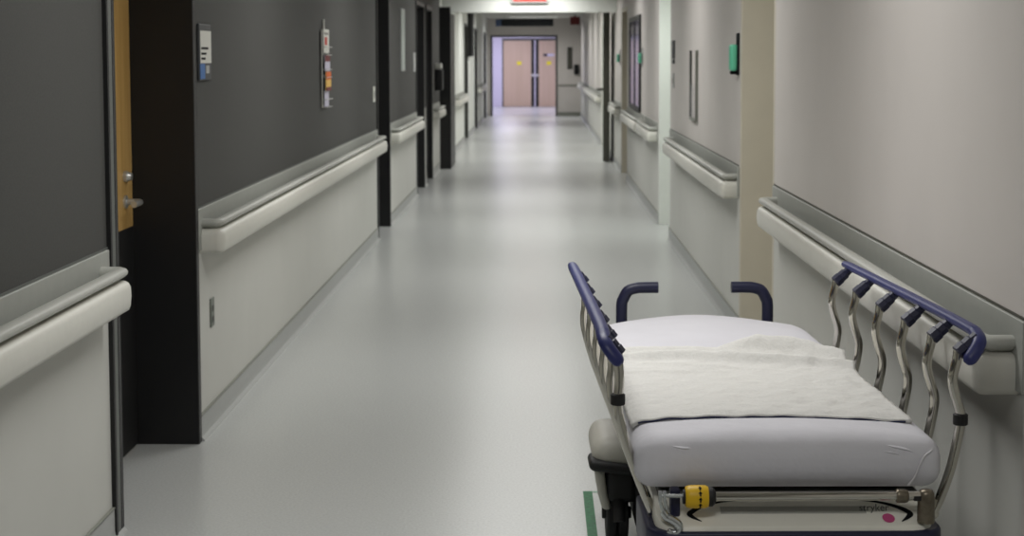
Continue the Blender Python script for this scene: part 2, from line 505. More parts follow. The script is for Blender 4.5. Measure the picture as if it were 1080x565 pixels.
# room sign
t = wempty('room_sign', -1, 6.62, 1.46, 'grey framed room sign with white insert and blue square by the black door frame', 'sign')
ys0, ys1 = 6.505, 6.735
wbox(MB(), -1, ys0, ys1, 1.462, 1.692, .0005, .012).bevel(.004, 2).build('frame', M['signgrey'], t)
wbox(MB(), -1, ys0+.012, ys1-.006, 1.532, 1.664, .012, .0135).build('paper_insert', M['paper'], t, label='white paper insert')
for i, (w, z) in enumerate(((.14, 1.588), (.10, 1.566), (.08, 1.546))):
    wbox(MB(), -1, ys0+.025, ys0+.025+w, z, z+.009, .0135, .0140).build('text_line', M['ink'], t)
wbox(MB(), -1, ys0+.004, ys0+.095, 1.468, 1.530, .012, .0135).build('blue_square', M['blue'], t, label='blue square at lower left')
wbox(MB(), -1, ys0+.118, ys0+.182, 1.490, 1.522, .012, .0135).build('pale_square', M['lightgrey'], t)

# leaflet rack and leaflets
t = wempty('leaflet_rack', -1, 10.35, 1.24, 'slim wall rack holding coloured leaflets on charcoal wall', 'leaflet rack')
ry0, ry1 = 10.18, 10.46
mb = MB()
for y in (ry0, ry1): mb.tube([(XL+.012, y, 1.238), (XL+.012, y, 1.735)], .005, 8)
for z in (1.25, 1.44, 1.58, 1.72): mb.tube([(XL+.012, ry0, z), (XL+.012, ry1, z)], .004, 8)
mb.build('wire_frame', M['steel'], t, smooth=40)
wbox(MB(), -1, 10.30, 10.345, 1.735, 1.80, .0005, .012).bevel(.004, 1).build('hook', M['steel'], t)
for z in (1.240, 1.43, 1.572):
    mb = MB(); mb.tube([(XL+.012, ry0, z+.05), (XL+.042, ry0, z+.05), (XL+.042, ry1, z+.05), (XL+.012, ry1, z+.05)], .0022, 6)
    mb.tube([(XL+.012, ry0+.003, z), (XL+.040, ry0+.003, z), (XL+.040, ry1-.003, z), (XL+.012, ry1-.003, z)], .0022, 6)
    mb.build('pocket', M['steel'], t, smooth=40)
def leaflet(label, parts, group=None):
    root = None
    for i, (nm, m, y0, y1, z0, z1, u0, u1) in enumerate(parts):
        mb = wbox(MB(), -1, y0, y1, z0, z1, u0, u1)
        if root is None:
            t_ = empty('leaflet', (XL+u0, (y0+y1)/2, z0), 0, label, 'leaflet', 'leaflets in the wall rack'); root = t_
        mb.build(nm, M[m], root)
leaflet('white leaflet with red print, topmost in the wall rack',
        [('sheet', 'paper', 10.19, 10.45, 1.585, 1.735, .020, .024), ('printed_band', 'red', 10.24, 10.36, 1.635, 1.685, .024, .0245), ('heading', 'greyframe', 10.22, 10.42, 1.70, 1.715, .024, .0245)])
leaflet('white card with maroon heading in the middle of the wall rack',
        [('sheet', 'paperlilac', 10.20, 10.44, 1.47, 1.57, .027, .030), ('heading', 'maroon', 10.20, 10.44, 1.53, 1.57, .030, .0305)])
leaflet('orange and yellow leaflet in the lower half of the wall rack',
        [('sheet', 'yellowp', 10.20, 10.44, 1.345, 1.465, .032, .036), ('printed_band', 'orangep', 10.20, 10.44, 1.415, 1.465, .036, .0365), ('footer', 'maroon', 10.20, 10.44, 1.345, 1.368, .036, .0365)])
leaflet('plain lilac sheet hanging lowest in the wall rack',
        [('sheet', 'paperlilac', 10.23, 10.43, 1.2425, 1.345, .018, .022)])

def plate_thing(name, side, y0, y1, z0, z1, m, label, cat, part, pm, th=.008):
    t = wempty(name, side, (y0+y1)/2, z0, label, cat)
    wbox(MB(), side, y0, y1, z0, z1, .0005, th).bevel(.003, 1).build('cover_plate', M[m], t)
    h = (z1-z0); w = (y1-y0)
    wbox(MB(), side, y0+w*.35, y1-w*.35, z0+h*.3, z1-h*.3, th, th+.004).build(part, M[pm], t)
    return t
plate_thing('light_switch', -1, 13.40, 13.53, 1.185, 1.315, 'paper', 'white light switch at the far end of the charcoal wall', 'light switch', 'rocker', 'lightgrey')
t = wempty('wall_outlet', -1, 6.72, .42, 'small grey outlet plate low on left cream wall', 'outlet')
wbox(MB(), -1, 6.675, 6.745, .425, .548, .0005, .007).bevel(.003, 1).build('cover_plate', M['outlet'], t)
for z in (.457, .503): wbox(MB(), -1, 6.692, 6.728, z-.012, z+.012, .007, .0085).build('socket', M['darkgrey'], t)
t = wempty('wall_notice', -1, 16.35, 1.42, 'tall pale notice on the charcoal wall past the second black door frame', 'notice')
wbox(MB(), -1, 16.16, 16.58, 1.42, 2.05, .0005, .010).bevel(.002, 1).build('backing', M['lightgrey'], t)
wbox(MB(), -1, 16.18, 16.56, 1.44, 2.03, .010, .011).build('sheet', M['paperpale'], t)
plate_thing('wall_plate_sign', -1, 17.78, 18.0, 1.40, 1.61, 'lightgrey', 'small pale plate just before the third black door frame', 'sign', 'insert', 'paper')
t = wempty('wall_dispenser', -1, 21.6, 1.12, 'black dispenser with white top on left wall between black frames', 'dispenser')
wbox(MB(), -1, 21.45, 21.75, 1.12, 1.40, .0005, .10).bevel(.015, 2).build('body', M['gap'], t, smooth=40)
wbox(MB(), -1, 21.47, 21.73, 1.40, 1.48, .0005, .085).bevel(.015, 2).build('refill_top', M['paper'], t, smooth=40)

# right wall
t = wempty('wall_dispenser', 1, 9.1, 1.44, 'teal green dispenser on black bracket at the near end of right wall', 'dispenser')
wbox(MB(), 1, 9.00, 9.09, 1.45, 1.685, .0005, .010).bevel(.003, 1).build('back_plate', M['ink'], t)
wbox(MB(), 1, 9.005, 9.105, 1.475, 1.622, .010, .050).bevel(.014, 3).build('bottle', M['teal'], t, smooth=40)
wbox(MB(), 1, 9.03, 9.09, 1.455, 1.475, .012, .045).bevel(.005, 1).build('nozzle', M['ink'], t)
t = wempty('wall_chart_holder', 1, 11.55, 1.1, 'clear acrylic chart holder with dark edges on right wall', 'chart holder')
wbox(MB(), 1, 11.34, 11.76, 1.12, 1.60, .0005, .003).build('back_panel', M['mauve'], t)
wbox(MB(), 1, 11.34, 11.76, 1.12, 1.36, .016, .0175).build('front_panel', M['acryl'], t)
for nm, a, b, z1, mm in (('side', 11.76, 11.775, 1.60, 'darkgrey'), ('side', 11.325, 11.34, 1.60, 'greyframe')):
    wbox(MB(), 1, a, b, 1.10, z1, .0005, .020).build(nm, M[mm], t)
wbox(MB(), 1, 11.34, 11.76, 1.10, 1.12, .0005, .020).build('bottom_ledge', M['greyframe'], t)
t = wempty('room_sign', 1, 13.35, 1.48, 'small dark sign at the far end of right wall before bright doorway', 'sign')
wbox(MB(), 1, 13.25, 13.47, 1.54, 1.69, .0005, .010).bevel(.003, 1).build('panel', M['signgrey'], t)
wbox(MB(), 1, 13.27, 13.45, 1.50, 1.535, .0005, .009).build('strip', M['signgrey'], t)
plate_thing('light_switch', 1, 13.30, 13.42, 1.30, 1.42, 'lightgrey', 'pale switch plate below small dark sign on right wall', 'light switch', 'rocker', 'greyframe')
t = wempty('notice_board', 1, 18.6, .9, 'tall black framed board with a violet reflection coloured into its glass on far right wall', 'notice board')
by0, by1, bz0, bz1 = 17.6, 19.6, .955, 2.02
mb = MB()
wbox(mb, 1, by0, by1, bz1-.05, bz1, .0005, .024); wbox(mb, 1, by0, by1, bz0, bz0+.05, .0005, .024)
wbox(mb, 1, by0, by0+.08, bz0+.05, bz1-.05, .0005, .024); wbox(mb, 1, by1-.08, by1, bz0+.05, bz1-.05, .0005, .024)
mb.build('frame', M['black'], t)
wbox(MB(), 1, by0+.08, by1-.08, bz0+.05, bz1-.05, .0005, .014).build('panel', M['glassboard'], t)
wbox(MB(), 1, by0+.95, by0+1.02, bz0+.05, bz1-.05, .014, .022).build('mullion', M['black'], t)
for y, lab in ((17.35, 'small teal dispenser at the near side of the black framed board'), (21.85+.25, 'small teal dispenser past the black framed board on the far right wall')):
    t = wempty('wall_dispenser', 1, y, 1.45, lab, 'dispenser')
    wbox(MB(), 1, y-.06, y+.06, 1.45, 1.66, .0005, .012).bevel(.003, 1).build('back_plate', M['lightgrey'], t)
    wbox(MB(), 1, y-.05, y+.05, 1.49, 1.60, .012, .05).bevel(.015, 2).build('bottle', M['teal'], t, smooth=40)

# beyond the cross-corridor frame
t = empty('hanging_sign', (-.32, 36.0, 2.25), 0, 'wide black directional sign hanging under the far ceiling', 'sign')
mb = MB(); mb.box(-.83, .33, 35.98, 36.03, 2.25, 2.415); mb.bevel(.004, 1); mb.build('panel', M['ink'], t)
mb = MB(); mb.box(-.955, -.83, 35.98, 36.03, 2.25, 2.415); mb.bevel(.004, 1); mb.build('end_panel', mat('deep_blue', srgb(36, 54, 84), .5), t, label='dark blue square at left end')
for x in (-.75, .15):
    mb = MB(); mb.tube([(x, 36.0, 2.415), (x, 36.0, 2.599)], .008, 8); mb.build('hanger', M['steel'], t)
t = empty('fire_alarm', (.90, 40.0, 2.38), 0, 'dark red box sign under the far ceiling at right', 'sign')
mb = MB(); mb.box(.78, 1.02, 39.95, 40.03, 2.36, 2.56); mb.bevel(.006, 1); mb.build('housing', M['redbox'], t)
mb = MB(); mb.box(.80, 1.0, 39.945, 39.95, 2.42, 2.50); mb.build('face', M['maroon'], t)
mb = MB(); mb.box(.87, .93, 39.97, 40.01, 2.56, 2.599); mb.build('mount', M['gap'], t)
t = empty('framed_notice', (.84, YE, 1.25), 0, 'slim dark framed panel on the far beige wall beside the lobby opening', 'notice')
mb = MB(); mb.box(.77, .90, YE-.025, YE-.0005, 1.25, 1.83); mb.bevel(.004, 1); mb.build('frame', M['black'], t)
mb = MB(); mb.box(.785, .885, YE-.028, YE-.025, 1.28, 1.80); mb.build('panel', M['olive'], t)
t = empty('wall_phone', (1.02, YE, 1.1), 0, 'black wall phone at the corner of the far beige wall', 'phone')
mb = MB(); mb.box(.95, 1.08, YE-.08, YE-.0005, 1.10, 1.37); mb.bevel(.012, 2); mb.build('body', M['gap'], t)
mb = MB(); mb.tube(smooth_path([(.975, YE-.085, 1.13), (.975, YE-.115, 1.16), (.975, YE-.115, 1.31), (.975, YE-.085, 1.34)], 4), .018, 8); mb.build('handset', M['ink'], t, smooth=40)
for x, lab in ((-.62, 'yellow sticker on left pinkish lobby door'), (.33, 'yellow sticker on right pinkish lobby door')):
    mb = MB(); mb.box(x-.07, x+.07, LY+.0015, LY+.0048, 1.33, 1.44); mb.bevel(.0005, 1)
    tag(mb.build('sticker', M['lemon']), lab, 'sticker', 'yellow stickers on the lobby doors')
t = empty('door_sign', (.30, LY, 1.55), 0, 'narrow navy and lilac sign above right yellow sticker', 'sign')
mb = MB(); mb.box(.15, .50, LY-.005, LY+.0048, 1.60, 1.68); mb.build('panel', M['paperlilac'], t)
mb = MB(); mb.box(.15, .28, LY-.007, LY-.005, 1.60, 1.68); mb.build('dark_end', M['navydark'], t)
# frosted side panel with upper dark screen on the left beyond the frame
t = wempty('wall_screen', -1, 31.9, 1.6, 'narrow dark screen high on the left wall beyond the black frame', 'screen')
wbox(MB(), -1, 31.45, 32.3, 1.58, 2.45, .0005, .09).bevel(.01, 1).build('housing', M['gap'], t)
wbox(MB(), -1, 31.5, 32.25, 1.63, 2.40, .09, .092).build('screen', M['ink'], t)

# EXIT sign on the header
t = empty('exit_sign', (-.127, CROSS+.5, 2.31), 0, 'red lit exit sign on the white header across the corridor', 'exit sign')
ey = CROSS+.5
mb = MB(); mb.box(-.392, .138, ey-.06, ey-.0005, 2.325, 2.545); mb.bevel(.006, 1); mb.build('housing', M['lightgrey'], t)
mb = MB(); mb.box(-.362, .112, ey-.064, ey-.0605, 2.348, 2.522); mb.build('face', M['exitface'], t)
def text_mesh(body, size, shear=0, depth=0.0):
    cu = bpy.data.curves.new('lettering', 'FONT'); cu.body = body; cu.size = size; cu.shear = shear; cu.extrude = depth
    cu.align_x = 'CENTER'
    ob = bpy.data.objects.new('lettering', cu); COL.objects.link(ob)
    dg = bpy.context.evaluated_depsgraph_get(); dg.update()
    me = bpy.data.meshes.new_from_object(ob.evaluated_get(dg))
    bpy.data.objects.remove(ob); return me
me = text_mesh('EXIT', .19, 0, .001)
me.transform(WM[t].inverted() @ Matrix.Translation((-.125, ey-.0655, 2.37)) @ Matrix.Rotation(math.pi/2, 4, 'X') @ Matrix.Diagonal((1.05, 1, 1, 1)))
me.materials.clear(); me.materials.append(M['exitred'])
o = bpy.data.objects.new('lettering', me); COL.objects.link(o); o.parent = t; o['label'] = 'pale red lit letters EXIT'

# floor tape outline beside the stretcher
t = empty('floor_tape', (.16, 5.68, 0), 0, 'green tape outline on the floor at the left of the stretcher', 'floor tape')
mb = MB(); mb.box(.157, .190, 3.3, 5.685, .0003, .0012); mb.build('side_strip', M['tape'], t)
mb = MB(); mb.box(.190, .95, 5.668, 5.685, .0003, .0011); mb.build('end_strip', M['tapepale'], t, label='thin pale end strip')

# ------------------------------------------------------------------ the stretcher
SX, SY, SYAW = .56, 3.45, R(1.2)
TILT = .0123
def tl(p): return Vector((p[0], p[1], p[2] - TILT*(p[1])))
st = empty('stretcher', (SX, SY, 0), SYAW, 'navy and chrome hospital stretcher parked along the right wall', 'stretcher')
LB = dict(local=True)

# wheeled base
mb = MB()
mb.rbox((0, 1.0, .25), (.36, 1.35, .13), .03)
mb.rbox((0, 1.72, .297), (.715, .34, .115), .05, 12, 6, 3)
mb.rbox((0, .30, .297), (.715, .34, .115), .05, 12, 6, 3)
mb.build('base_hood', M['hood'], st, smooth=40, **LB)
for y in (1.72, .30):
    mb = MB()
    yb = y-.125 if y > 1 else y
    mb.rbox((0, yb, .274), (.742, .12, .038), .0185, 16, 6, 2, lambda p: Vector((p.x, p.y, p.z - .05*(1-abs(p.x)/.37))))
    mb.build('bumper_band', M['gap'], st, smooth=40, label='black bumper band round the base', **LB)
for y in (.55, 1.5):
    mb = MB(); mb.lathe((0, y, .30), (0, 0, 1), [(0, .075), (.12, .075), (.121, .06), (.19, .06), (.191, .09), (.205, .09)], 24)
    mb.build('lift_column', M['lightgrey'], st, smooth=40, **LB)
for sx in (-1, 1):
    for y in (1.68, .32):
        cx = sx*.275
        mb = MB(); mb.rbox((cx-sx*.012, y, .198), (.11, .20, .12), .03, 6, 6, 3)
        cs = mb.build('caster', M['gap'], st, smooth=40, label='black swivel caster', **LB)
        mb = MB()
        mb.prism([(y-.085, .115), (y-.10, .17), (y-.10, .25), (y+.10, .25), (y+.10, .15), (y+.06, .105)], 0, *sorted((cx+sx*.044, cx+sx*.074)))
        mb.bevel(.012, 3)
        mb.xform(lambda p, cx=cx, sx=sx: Vector((p.x - sx*max(0, .20-p.z)*.28, p.y, p.z)))
        mb.build('fender', M['hood'], cs, smooth=40, label='grey outer fender', **LB)
        for k in (-.018, .018):
            mb = MB(); mb.lathe((cx+k-.0165, y, .085), (1, 0, 0), [(0, .05), (0, .078), (.006, .085), (.027, .085), (.033, .078), (.033, .05)], 28)
            mb.build('tyre', M['rubber'], cs, smooth=40, **LB)
        mb = MB(); mb.lathe((cx-.047, y, .085), (1, 0, 0), [(0, .012), (0, .018), (.004, .02), (.090, .02), (.094, .018), (.094, .012)], 20)
        mb.build('hub', M['gap'], cs, smooth=40, **LB)
        mb = MB(); mb.tube([(cx, y-.06, .185), (cx, y-.11, .13), (cx, y-.13, .09)], .018, 8, flat=.5); mb.build('brake_pedal', M['gap'], cs, smooth=40, **LB)
for y in (1.70, .30):  # black blocks put in for the dark shade under the base
    mb = MB(); mb.box(-.222, .222, y-.15, y+.14, .055, .245); mb.bevel(.02, 2); mb.build('base_shade', M['rubber'], st, smooth=40, label='black block standing in for shade between the casters', **LB)

# litter frame
mb = MB()
for sx in (-1, 1): mb.box(sx*.272-.018, sx*.272+.018, .12, 2.0, .50, .545)
mb.box(-.254, .254, 1.96, 2.0, .50, .545); mb.box(-.254, .254, .5, .545, .50, .545); mb.box(-.254, .254, 1.45, 1.5, .50, .545)
mb.xform(tl); mb.bevel(.006, 2)
mb.build('litter_frame', M['navydark'], st, smooth=40, **LB)
mb = MB(); mb.box(-.29, .29, .10, 1.98, .546, .586); mb.xform(tl); mb.bevel(.008, 2)
mb.build('deck', M['darkgrey'], st, smooth=40, **LB)

# foot end cover: navy bumper under a sloped white shell
def outline(w, y0, y1, r, n=6):
    pts = [(-w, y1)]
    for i in range(n+1):
        a = math.pi + math.pi/2*i/n; pts.append((-w+r+r*math.cos(a), y0+r+r*math.sin(a)))
    for i in range(n+1):
        a = -math.pi/2 + math.pi/2*i/n; pts.append((w-r+r*math.cos(a), y0+r+r*math.sin(a)))
    pts.append((w, y1)); return pts
mb = MB()
A = outline(.325, -.012, .30, .06)
B = outline(.300, .012, .30, .05)
mb.prism(A, 2, .43, .523); mb.bevel(.008, 3)
mb.build('foot_bumper', M['navydark'], st, smooth=40, label='dark navy bumper round the foot end', **LB)
def slope_z(y): return .529 + max(0, min(y, .085))*.46
mb = MB()
bot = [mb.bm.verts.new((x, y, .533)) for x, y in B]
def top_grid():
    rows = []
    ys = [.000, .006, .014, .024, .04, .06, .085, .12, .2, .29]
    for y in ys:
        t_ = max(0, 1-y/.05); w = .302 - .05*(1-math.sqrt(max(0, 1-t_*t_)))
        rows.append([mb.bm.verts.new((w*k/8, y, slope_z(y) + .004*(1-(k/8)**8))) for k in range(-8, 9)])
    for a, b in zip(rows, rows[1:]):
        for k in range(16): mb.face([a[k], a[k+1], b[k+1], b[k]])
    return rows
for v in bot: mb.bm.verts.remove(v)
rows = top_grid()
# skirt
rim = rows[0] + [r[-1] for r in rows[1:]] + rows[-1][::-1][1:] + [r[0] for r in rows[1:-1]][::-1]
low = [mb.bm.verts.new((v.co.x*1.01, v.co.y-.002*(v.co.y < .01), .518)) for v in rim]
for i in range(len(rim)):
    j = (i+1) % len(rim); mb.face([rim[i], rim[j], low[j], low[i]])
mb.face(low)
sh = mb.build('foot_shell', M['shell'], st, smooth=50, label='white plastic cover at the foot end', **LB)
def on_shell(x, y, h=.0006): return Vector((x, y, slope_z(y)+.004*(1-min(1, abs(x)/.302)**8)+h))
def ribbon(name, ctr, m):
    """flat curved mark on the shell: list of (x, y, half width)"""
    mb = MB(); L_ = []; R_ = []
    P = [Vector((a, b, 0)) for a, b, _ in ctr]
    for i, (a, b, w) in enumerate(ctr):
        t_ = (P[min(i+1, len(P)-1)]-P[max(i-1, 0)]).normalized(); nx, ny = -t_.y, t_.x
        L_.append(mb.bm.verts.new(on_shell(a+nx*w, b+ny*w))); R_.append(mb.bm.verts.new(on_shell(a-nx*w, b-ny*w)))
    for i in range(len(ctr)-1): mb.face([L_[i], L_[i+1], R_[i+1], R_[i]])
    return mb.build(name, m, sh, **LB)
def arc(pts, k=8):
    Q = smooth_path([(a, b, w) for a, b, w in pts], k); return [(q.x, q.y, max(q.z, .0004)) for q in Q]
ribbon('swoosh_mark', arc([(-.02, .083, .0012), (-.13, .077, .0022), (-.19, .064, .004), (-.226, .042, .0062), (-.225, .030, .005), (-.205, .015, .001)]), M['ink'])
ribbon('swoosh_mark', arc([(.10, .083, .0012), (.18, .074, .003), (.23, .058, .0052), (.255, .040, .0068), (.250, .028, .005), (.232, .013, .001)]), M['ink'])
ribbon('grey_band', [(-.16+.02*i, .048, .011) for i in range(17)], mat('pale_grey_band', srgb(186, 186, 176), .5))
me = text_mesh('stryker', .030, .25, 0)
for v in me.vertices:
    x, y = v.co.x, v.co.y; v.co = on_shell(.178 + x*.76, .044 + y*1.0, .0012)
me.materials.clear(); me.materials.append(M['inkgreen'])
o = bpy.data.objects.new('lettering', me); COL.objects.link(o); o.parent = sh; o['label'] = 'small dark lettering'
mb = MB(); vs = [mb.bm.verts.new(on_shell(.205+.0135*math.cos(2*math.pi*k/20), .022+.0135*math.sin(2*math.pi*k/20), .0014)) for k in range(20)]
mb.face(vs); tag(mb.build('pink_sticker', M['pink'], sh, **LB), 'round pink sticker')

# folded IV pole lying across the foot end
BY, BZ = .012, .596
mb = MB(); mb.tube([(-.178, BY, BZ), (.222, BY, BZ)], .0098, 16)
mb.tube([(-.178, BY+.028, BZ-.004), (.222, BY+.028, BZ-.004)], .008, 12)
iv = mb.build('drip_pole', M['chrome'], st, smooth=40, label='chrome folding pole lying across the foot end', **LB)
mb = MB(); mb.lathe((.218, BY, BZ), (1, 0, 0), [(0, .013), (.002, .015), (.006, .0155), (.018, .0155), (.024, .014), (.026, .012)], 20); mb.build('collar', M['bronze'], iv, smooth=40, **LB)
mb = MB(); mb.tube([(.244, BY, BZ), (.272, BY, BZ)], .0105, 16); mb.build('joint', M['chrome'], iv, smooth=40, **LB)
mb = MB(); mb.box(.255, .270, BY-.0125, BY-.004, BZ-.008, BZ+.002); mb.build('slot', M['gap'], iv, **LB)
mb = MB(); mb.lathe((.284, BY, .5375), (0, 0, 1), [(0, .0185), (.004, .019), (.05, .0185), (.064, .0175), (.071, .014), (.074, .006)], 22); mb.build('pivot_post', M['bronze'], iv, smooth=50, **LB)
mb = MB(); mb.lathe((-.242, BY, BZ), (1, 0, 0), [(0, .020), (.003, .0235), (.012, .0250), (.030, .0252), (.044, .0248), (.050, .022)], 28); mb.build('twist_grip', M['yellow'], iv, smooth=40, label='yellow twist grip', **LB)
for k in range(5):
    a = R(120 + k*30)
    c = Vector((-.210, BY+.0253*math.cos(a)*1.0, BZ+.0253*math.sin(a)))
    mb = MB()
    nrm = Vector((0, math.cos(a), math.sin(a))); tan = Vector((0, -math.sin(a), math.cos(a))); xx = Vector((1, 0, 0)); c = Vector((-.211, BY, BZ)) + nrm*.0258
    vs = [mb.bm.verts.new(c + q) for q in (tan*.0062+xx*-.0018, tan*.0005+xx*-.0018, tan*.0005+xx*-.0045, tan*-.006, tan*.0005+xx*.0045, tan*.0005+xx*.0018, tan*.0062+xx*.0018)]
    mb.face(vs); mb.build('arrow_mark', M['ink'], iv, **LB)
mb = MB(); mb.lathe((-.193, BY, BZ), (1, 0, 0), [(0, .0215), (.010, .0215), (.016, .016), (.018, .010)], 24); mb.build('end_collar', M['gap'], iv, smooth=40, **LB)
mb = MB(); mb.lathe((-.247, BY, BZ), (1, 0, 0), [(0, .016), (.005, .016)], 20); mb.build('washer', M['gap'], iv, smooth=40, **LB)
# chrome hook with its clevis
mb = MB(); mb.tube([(-.247, BY, BZ+.002), (-.298, BY, BZ+.002)], .0042, 10)
mb.box(-.3000, -.2925, BY-.008, BY+.008, BZ-.010, BZ+.012); mb.box(-.290, -.2835, BY-.008, BY+.008, BZ-.010, BZ+.012)
mb.tube(smooth_path([(-.297, BY-.004, BZ-.006), (-.293, BY-.006, BZ-.022), (-.288, BY-.008, BZ-.034)], 4), .004, 8)
mb.tube(smooth_path([(-.2865, BY-.004, BZ-.006), (-.283, BY-.006, BZ-.022), (-.281, BY-.008, BZ-.034)], 4), .004, 8)
mb.tube(smooth_path([(-.290, BY-.010, BZ-.030), (-.284, BY-.012, BZ-.040), (-.270, BY-.013, BZ-.048), (-.259, BY-.014, BZ-.056), (-.256, BY-.014, BZ-.066), (-.263, BY-.014, BZ-.075), (-.274, BY-.014, BZ-.074), (-.281, BY-.014, BZ-.070)], 5),
        [.0085]*6 + [.0095]*12 + [.0085]*10 + [.007]*7 + [.005], 12)
mb.build('hook', mat('bright_zinc', srgb(196, 200, 200), .2, .9), iv, smooth=40, label='bright metal hook hanging at the left', **LB)
mb = MB(); mb.box(-.272, -.250, .012+.018, .06, .545, .608); mb.bevel(.005, 2); mb.build('pole_bracket', M['navydark'], st, smooth=40, **LB)
mb = MB(); mb.tube([(-.305, .30, .505), (-.305, .24, .500)], .012, 12); mb.build('release_knob', M['orange'], st, smooth=40, label='small orange release knob', **LB)

# side rails
SP_Y = [.12, .33, .57, .83, 1.10, 1.37]
for sx in (1, -1):
    n_, f_ = (.424, .406) if sx > 0 else (.412, .428)      # grip bar offset at the foot and at the head
    def bxo(y): return n_ + (f_-n_)*(y-.1)/1.32
    path = smooth_path([(bxo(1.44), 1.44, .938), (bxo(1.0), 1.0, .939), (bxo(.5), .5, .940), (bxo(.2), .20, .938), (n_+.001, .14, .932), (n_-.003, .105, .918), (n_-.018, .092, .896), (n_-.036, .088, .874)], 6)
    mb = MB(); mb.tube([(sx*p.x, p.y, p.z) for p in path], [.0135]+[.0162]*(len(path)-4)+[.0150, .0125, .007], 16, flat=.74)
    mb.xform(tl)
    rail = mb.build('side_rail', M['navy'], st, smooth=50, label='navy grip bar of the %s side rail' % ('right' if sx > 0 else 'left'), **LB)
    for i, y in enumerate(SP_Y):
        bx_ = bxo(y)
        a = Vector((sx*(bx_-.004), y, .930)); b = Vector((sx*(bx_-.048), y-.004, .892))
        if sx < 0: b = Vector((sx*(bx_-.034), y-.004, .890))
        mb = MB(); d_ = (b-a)
        mb.tube([a, a+d_*.25, a+d_*.3, a+d_*.6, a+d_*.64, b-d_*.04, b], [.0125, .0135, .0165, .0165, .0185, .0185, .0140], 8)
        mb.xform(tl); mb.build('clamp', M['navydark'], rail, smooth=30, **LB)
        q = bx_-.045
        pts = [(q, y, .900), (q-.003, y, .875), (q-.009, y, .850), (q-.011, y, .828), (q-.007, y, .804), (q+.001, y, .778), (q+.008, y, .752), (q+.007, y, .725), (q+.001, y, .69), (q-.012, y, .63), (q-.032, y, .57), (q-.050, y, .53)]
        if sx < 0:
            q = bx_-.030
            pts = [(q, y, .900), (q-.002, y, .872), (q-.004, y, .846), (q-.004, y, .82), (q-.001, y, .79), (q-.003, y, .755), (q-.014, y, .71), (q-.026, y, .67), (q-.040, y, .63), (q-.064, y, .57), (q-.082, y, .53)]
        mb = MB(); mb.tube([(sx*p.x, p.y, p.z) for p in smooth_path(pts, 6)], .0110, 14); mb.xform(tl)
        sp = mb.build('spindle', M['chrome'], rail, smooth=60, **LB)
        if i == 0:
            zc = .742 if sx > 0 else .79; xc = (q+.008) if sx > 0 else (q-.001)
            mb = MB(); mb.lathe((sx*xc, y, zc-.013), (0, 0, 1), [(0, .0135), (.002, .0165), (.024, .0165), (.026, .0135)], 16); mb.xform(tl)
            mb.build('collar', M['gap'], rail, smooth=40, label='black collar on the nearest spindle', **LB)
    mb = MB(); mb.tube([(sx*(bxo(y) - (.095 if sx > 0 else .112)), y, .528) for y in (SP_Y[0]-.004, .4, .8, 1.2, SP_Y[-1]+.03)], .013, 12); mb.xform(tl)
    mb.build('lower_bar', M['chrome'], rail, smooth=50, **LB)
# push handles at the head end
for sx in (-1, 1):
    x = .270 if sx > 0 else -.232; y = 2.06
    mb = MB(); mb.tube(smooth_path([(x, y-.02, .50), (x, y, .60), (x, y, .70), (x-sx*.006, y, .723), (x-sx*.022, y, .750), (x-sx*.048, y, .760), (x-sx*.075, y, .762), (x-sx*.125, y, .762)], 5), .0195, 16)
    mb.build('push_handle', M['navydark'], st, smooth=50, **LB)
    mb = MB(); mb.box(x-.025, x+.025, 1.93, 2.09, .455, .50); mb.bevel(.006, 2); mb.build('handle_bracket', M['navydark'], st, smooth=40, **LB)

# ------------------------------------------------------------------ mattress, sheet and blanket (lie on the stretcher)
MW, ML, MH = .680, 1.925, .114
M0 = .068
def mat_fn(p):
    x, y, z = p
    u = x/(MW/2); v = (y-M0)/ML
    top = (z-.594)/MH
    crown = .010*(1-u*u)*max(0, top) - .012*max(0, abs(u)-.75)*4*.25
    z2 = z + crown*(1 if top > .3 else 0)
    z2 += .006*math.sin(v*9+1.2)*(1-u*u)*max(0, top)
    z2 -= (.042*max(0, (v-.80)/.20)**1.6*(abs(u)**1.7) + .008*max(0, (v-.9)/.1))*(1 if top > .3 else .4)
    x2 = x*(1 + .010*math.sin(y*7.0) - .02*max(0, v-.82)/.18)
    y2 = y - .010*(1-u*u)*(1 if v < .05 else 0)*math.sin(max(0, min(1, top))*math.pi)
    return tl(Vector((x2, y2, z2)))
mt = empty('mattress', (SX-.005, SY, .594), R(.8), 'thin mattress in a pale lilac fitted sheet on the stretcher', 'mattress')
def lift(p): return Vector((p.x, p.y, p.z-.594))
mb = MB(); mb.rbox((0, M0+ML/2, .594+MH/2), (MW, ML, MH), .042, 26, 60, 3, mat_fn)
mb.xform(lift)
mb.build('fitted_sheet', M['sheet'], mt, smooth=60, local=True)
# corner seam and folds at the foot
mb = MB()
def front(x, z, h=.0035): # point on the front face
    return lift(tl(Vector((x, M0-h-.006*(1-(x/.336)**2), z))))
mb.tube(smooth_path([front(.326, .688, -.028), front(.312, .682, -.004), front(.296, .672), front(.285, .65), front(.275, .625), front(.262, .606, -.001)], 5), .0022, 8)
mb.build('seam', mat('white_seam', srgb(226, 224, 228), .9), mt, smooth=60, local=True, label='white corner seam of the fitted sheet')
for pts in ([(.20, .698, -.012), (.23, .692, -.006), (.255, .687, -.003), (.275, .680, -.001)], [(.19, .683, -.005), (.225, .680, -.002), (.25, .672, -.001)], [(-.27, .695, -.010), (-.235, .690, -.005), (-.215, .690, -.005)]):
    P_ = smooth_path([front(*q) for q in pts], 6)
    mb = MB(); mb.tube(P_, [.0006]+[.005*math.sin(math.pi*k/(len(P_)-1)) for k in range(1, len(P_)-1)]+[.0006], 8, flat=.6)
    mb.build('fold', M['sheet'], mt, smooth=60, local=True)

